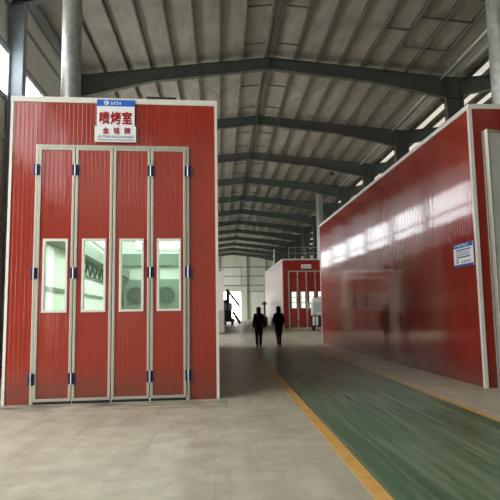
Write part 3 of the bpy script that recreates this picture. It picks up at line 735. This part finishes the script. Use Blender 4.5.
# ------------------------------------------------------------------ people
def skin_body(name, edges_pts, mat, parent, loc=(0, 0, 0)):
    """edges_pts: {name: (pos, radius, parent_name)}"""
    me = bpy.data.meshes.new(name); idx = {}; vs = []; es = []; rs = []
    for k, (p, r, par) in edges_pts.items():
        idx[k] = len(vs); vs.append(p); rs.append(r)
        if par is not None: es.append((idx[par], idx[k]))
    me.from_pydata(vs, es, []); me.update()
    o = bpy.data.objects.new(name + '_src', me); COL.objects.link(o)
    o.modifiers.new('s', 'SKIN'); sub = o.modifiers.new('d', 'SUBSURF'); sub.levels = 1; sub.render_levels = 1
    lay = me.skin_vertices[0] if me.skin_vertices else None
    for i, sv in enumerate(lay.data): sv.radius = rs[i] if isinstance(rs[i], tuple) else (rs[i], rs[i]); sv.use_root = (i == 0)
    dg = bpy.context.evaluated_depsgraph_get(); dg.update()
    m2 = bpy.data.meshes.new_from_object(o.evaluated_get(dg)); COL.objects.unlink(o); bpy.data.objects.remove(o)
    m2.materials.clear(); m2.materials.append(mat)
    for p in m2.polygons: p.use_smooth = True
    q = bpy.data.objects.new(name, m2); COL.objects.link(q); q.parent = parent; q.location = loc
    return q
def limb(pts, n=14):       # pts: (pos, rx, ry) tapered sleeve / trouser leg / coat, rings kept level
    rings = []
    for i, (p, rx, ry) in enumerate(pts):
        rings.append(ell(p, rx, ry, n))
    return sweep(rings)
def tubechain(pts, n=12):  # pts: (pos, r): rings follow the chain direction
    P = [Vector(p) for p, r in pts]; rings = []
    for i, (p, r) in enumerate(pts):
        d = (P[min(i + 1, len(P) - 1)] - P[max(i - 1, 0)]).normalized()
        a = d.cross(Vector((0, 1, 0.01))).normalized(); b = d.cross(a)
        rings.append([P[i] + r * (math.cos(2 * math.pi * j / n) * a + math.sin(2 * math.pi * j / n) * b) for j in range(n)])
    return sweep(rings)
def person(label, loc, rz, legs, arms, coat, hood, Hs):
    """walks towards +y; legs/arms: per side (-1 left, +1 right) joint positions"""
    t = thing('person', label, 'person', loc, rz); t.scale = (Hs, Hs, Hs)
    b = {'pelvis': ((0, 0, 0.92), (0.13, 0.10), None), 'belly': ((0, 0, 1.08), (0.125, 0.095), 'pelvis'), 'chest': ((0, 0.0, 1.28), (0.15, 0.105), 'belly'),
         'collar': ((0, -0.005, 1.43), (0.085, 0.07), 'chest'), 'neck': ((0, 0.012, 1.50), 0.055, 'collar'), 'jaw': ((0, 0.035, 1.555), (0.06, 0.075), 'neck'),
         'head': ((0, 0.025, 1.63), (0.075, 0.095), 'jaw'), 'crown': ((0, 0.015, 1.695), (0.055, 0.07), 'head'), 'nose': ((0, 0.135, 1.60), 0.014, 'head')}
    for s, nm in ((-1, 'l'), (1, 'r')):
        hp, kn, an, to = legs[s]
        b[nm + 'hip'] = (hp, 0.085, 'pelvis'); b[nm + 'knee'] = (kn, 0.058, nm + 'hip'); b[nm + 'ankle'] = (an, 0.04, nm + 'knee'); b[nm + 'toe'] = (to, 0.036, nm + 'ankle')
        sh, el, wr, hd = arms[s]
        b[nm + 'sh'] = (sh, 0.062, 'collar'); b[nm + 'el'] = (el, 0.043, nm + 'sh'); b[nm + 'wr'] = (wr, 0.03, nm + 'el'); b[nm + 'palm'] = (hd, (0.034, 0.018), nm + 'wr')
        d = (Vector(hd) - Vector(wr)).normalized()
        for j, (off, ln) in enumerate(((0.03, 0.072), (0.010, 0.082), (-0.010, 0.077), (-0.030, 0.06))):
            base = Vector(hd) + d * 0.04 + Vector((0, off, 0)); tip = base + d * ln + Vector((-s * 0.02, 0, 0))
            b['%sf%da' % (nm, j)] = (tuple(base), 0.0095, nm + 'palm'); b['%sf%db' % (nm, j)] = (tuple(base + d * ln * 0.5), 0.009, '%sf%da' % (nm, j)); b['%sf%dc' % (nm, j)] = (tuple(tip), 0.008, '%sf%db' % (nm, j))
        th = Vector(hd) + Vector((0, 0.04, 0.0)); b[nm + 'th1'] = (tuple(th), 0.011, nm + 'palm'); b[nm + 'th2'] = (tuple(th + d * 0.045 + Vector((0, 0.015, 0))), 0.009, nm + 'th1')
    skin_body('body', b, M['skin'], t)
    obj('coat', limb(coat, 20), M['black'], t, smooth=True)
    for s in (-1, 1):
        sh, el, wr, hd = arms[s]
        sv = Vector(sh); pts = [((sv.x * 0.6, sv.y, sv.z + 0.02), 0.06), (tuple(sv), 0.072), (tuple((Vector(sh) + Vector(el)) / 2), 0.068), (el, 0.062), (tuple((Vector(el) + Vector(wr)) / 2), 0.056), (wr, 0.048)]
        obj('sleeve', tubechain(pts, 14), M['black'], t, smooth=True)
        hp, kn, an, to = legs[s]
        obj('trouser_leg', tubechain([((hp[0], hp[1], hp[2] + 0.05), 0.10), (tuple((Vector(hp) + Vector(kn)) / 2), 0.092), (kn, 0.074), (tuple((Vector(kn) + Vector(an)) / 2), 0.068), ((an[0], an[1], an[2] + 0.01), 0.056)], 14), M['black2'], t, smooth=True)
        a, tt = Vector(an), Vector(to); f = (tt - a); f.z = 0; f.normalize()
        sz = min(a.z, tt.z) - 0.045
        heel = a - f * 0.07; toe = a + f * 0.19
        lift = (tt.z - a.z)
        sh_r = []
        for q, w, h, dz in ((0, 0.034, 0.07, 0), (0.2, 0.042, 0.10, 0), (0.45, 0.044, 0.075, 0), (0.75, 0.05, 0.055, 0), (1, 0.03, 0.03, 0)):
            c = heel.lerp(toe, q); base = (a.z - 0.075) + (q - 0.3) * lift * 1.2
            sd2 = Vector((f.y, -f.x, 0))
            base = max(base, 0.001)
            sh_r.append([c.xy.to_3d() + sd2 * w * u + Vector((0, 0, base + h * v)) for u, v in ((-1, 0), (1, 0), (1, 0.6), (0.5, 1), (-0.5, 1), (-1, 0.6))])
        obj('shoe', sweep(sh_r), M['shoe'], t)
    obj('hood' if hood[0] == 'hood' else 'hair', limb(hood[1], 18), M['black'] if hood[0] == 'hood' else M['hair'], t, smooth=True)
    return t
# left walker: straight coat to mid-thigh, arms hanging a little away from the sides
person('person in black mid-thigh coat and trousers walking away, left one of the two', (1.60, 23.58, 0), math.radians(3),
       {-1: ((-0.09, 0, 0.88), (-0.085, 0.05, 0.49), (-0.08, -0.03, 0.085), (-0.09, 0.10, 0.045)), 1: ((0.09, 0, 0.88), (0.085, 0.10, 0.49), (0.075, 0.12, 0.085), (0.085, 0.25, 0.045))},
       {-1: ((-0.15, 0, 1.385), (-0.205, -0.02, 1.11), (-0.225, 0.05, 0.87), (-0.228, 0.07, 0.80)), 1: ((0.15, 0, 1.385), (0.215, 0.0, 1.12), (0.25, 0.02, 0.88), (0.255, 0.04, 0.81))},
       [((0, 0, 0.60), 0.17, 0.14), ((0, 0, 0.64), 0.176, 0.145), ((0, 0, 0.85), 0.172, 0.14), ((0, 0, 1.05), 0.145, 0.125), ((0, 0, 1.25), 0.16, 0.13), ((0, 0, 1.36), 0.15, 0.12), ((0, 0, 1.44), 0.10, 0.095), ((0, 0.0, 1.52), 0.082, 0.085)],
       ('hair', [((0, -0.055, 1.44), 0.085, 0.06), ((0, -0.045, 1.5), 0.098, 0.075), ((0, -0.02, 1.57), 0.099, 0.10), ((0, -0.008, 1.65), 0.1, 0.112), ((0, 0.0, 1.71), 0.075, 0.09), ((0, 0, 1.735), 0.03, 0.04)]), 0.985)
# right walker: long padded coat to the knee, hands in front pockets, mid-stride
person('person in black knee-length padded coat walking away, right one of the two', (2.44, 23.5, 0), math.radians(2),
       {-1: ((-0.08, 0, 0.88), (-0.03, 0.16, 0.52), (-0.005, 0.10, 0.10), (0.0, 0.24, 0.06)), 1: ((0.08, 0, 0.88), (0.05, 0.02, 0.49), (0.025, -0.10, 0.085), (0.03, 0.04, 0.045))},
       {-1: ((-0.14, 0, 1.375), (-0.22, -0.04, 1.12), (-0.17, 0.10, 0.97), (-0.17, 0.155, 0.94)), 1: ((0.14, 0, 1.375), (0.235, -0.04, 1.12), (0.17, 0.10, 0.97), (0.17, 0.155, 0.94))},
       [((0, 0, 0.46), 0.12, 0.14), ((0, 0, 0.52), 0.135, 0.15), ((0, 0, 0.75), 0.185, 0.165), ((0, 0, 0.95), 0.205, 0.16), ((0, 0, 1.12), 0.205, 0.155), ((0, 0, 1.28), 0.185, 0.14), ((0, 0, 1.40), 0.145, 0.12), ((0, 0, 1.47), 0.10, 0.10), ((0, 0, 1.53), 0.085, 0.088)],
       ('hood', [((0, -0.05, 1.43), 0.10, 0.075), ((0, -0.04, 1.50), 0.105, 0.095), ((0, -0.015, 1.57), 0.107, 0.115), ((0, -0.006, 1.65), 0.108, 0.122), ((0, 0.0, 1.715), 0.082, 0.095), ((0, 0, 1.745), 0.03, 0.04)]), 0.99)

# ------------------------------------------------------------------ daylight
w = bpy.data.worlds.new('overcast_sky'); S.world = w; w.use_nodes = True
nt = w.node_tree; bg = nt.nodes['Background']
tc = nt.nodes.new('ShaderNodeTexCoord'); sp = nt.nodes.new('ShaderNodeSeparateXYZ'); nt.links.new(tc.outputs['Generated'], sp.inputs[0])
rp = nt.nodes.new('ShaderNodeValToRGB'); nt.links.new(sp.outputs[2], rp.inputs[0])
rp.color_ramp.elements[0].position = 0.0; rp.color_ramp.elements[0].color = (0.93, 0.93, 0.90, 1)
rp.color_ramp.elements[1].position = 0.8; rp.color_ramp.elements[1].color = (0.90, 0.93, 0.96, 1)
nt.links.new(rp.outputs[0], bg.inputs['Color']); bg.inputs['Strength'].default_value = 5.0
def portal(name, loc, rot, sx, sy):
    l = bpy.data.lights.new(name, 'AREA'); l.shape = 'RECTANGLE'; l.size = sx; l.size_y = sy
    l.cycles.is_portal = True
    o = bpy.data.objects.new(name, l); COL.objects.link(o); o.location = loc; o.rotation_euler = rot
for i, (a, b, c, d) in enumerate(doors_left):
    portal('daylight_portal', (XL - 0.3, (a + b) / 2, d / 2), (0, -math.pi / 2, 0), d, b - a)
portal('daylight_portal', (XR2 + 0.4, 38.0, 3.5), (0, math.pi / 2, 0), 7.0, 20.0)
portal('daylight_portal', ((fd[0] + fd[1]) / 2, YB + 0.2, fd[3] / 2), (-math.pi / 2, 0, 0), fd[1] - fd[0], fd[3])

# ------------------------------------------------------------------ camera
cd = bpy.data.cameras.new('camera'); cam = bpy.data.objects.new('camera', cd); COL.objects.link(cam)
cd.sensor_width = 36; cd.lens = 550.0 / 500.0 * 36; cd.clip_end = 400; cd.clip_start = 0.05
R = ((0.998504286967481, 0.009899583202437438, -0.05376976064648873), (-0.05232047002987551, -0.1123988028572843, -0.9922847764286734), (-0.015866862431355735, 0.9936138623070169, -0.11171273565675974))
cam.matrix_world = Matrix(((*R[0], 0.0), (*R[1], 0.0), (*R[2], 1.5), (0, 0, 0, 1)))
S.camera = cam

vs = S.view_settings
S.display_settings.display_device = 'sRGB'
vs.view_transform = 'Standard'; vs.look = 'None'; vs.gamma = 1.0; vs.use_curve_mapping = False
vs.exposure = 0.35
S.cycles.max_bounces = 10; S.cycles.diffuse_bounces = 6; S.cycles.glossy_bounces = 5; S.cycles.transparent_max_bounces = 12
S.cycles.sample_clamp_indirect = 6.0
S.cycles.use_denoising = True
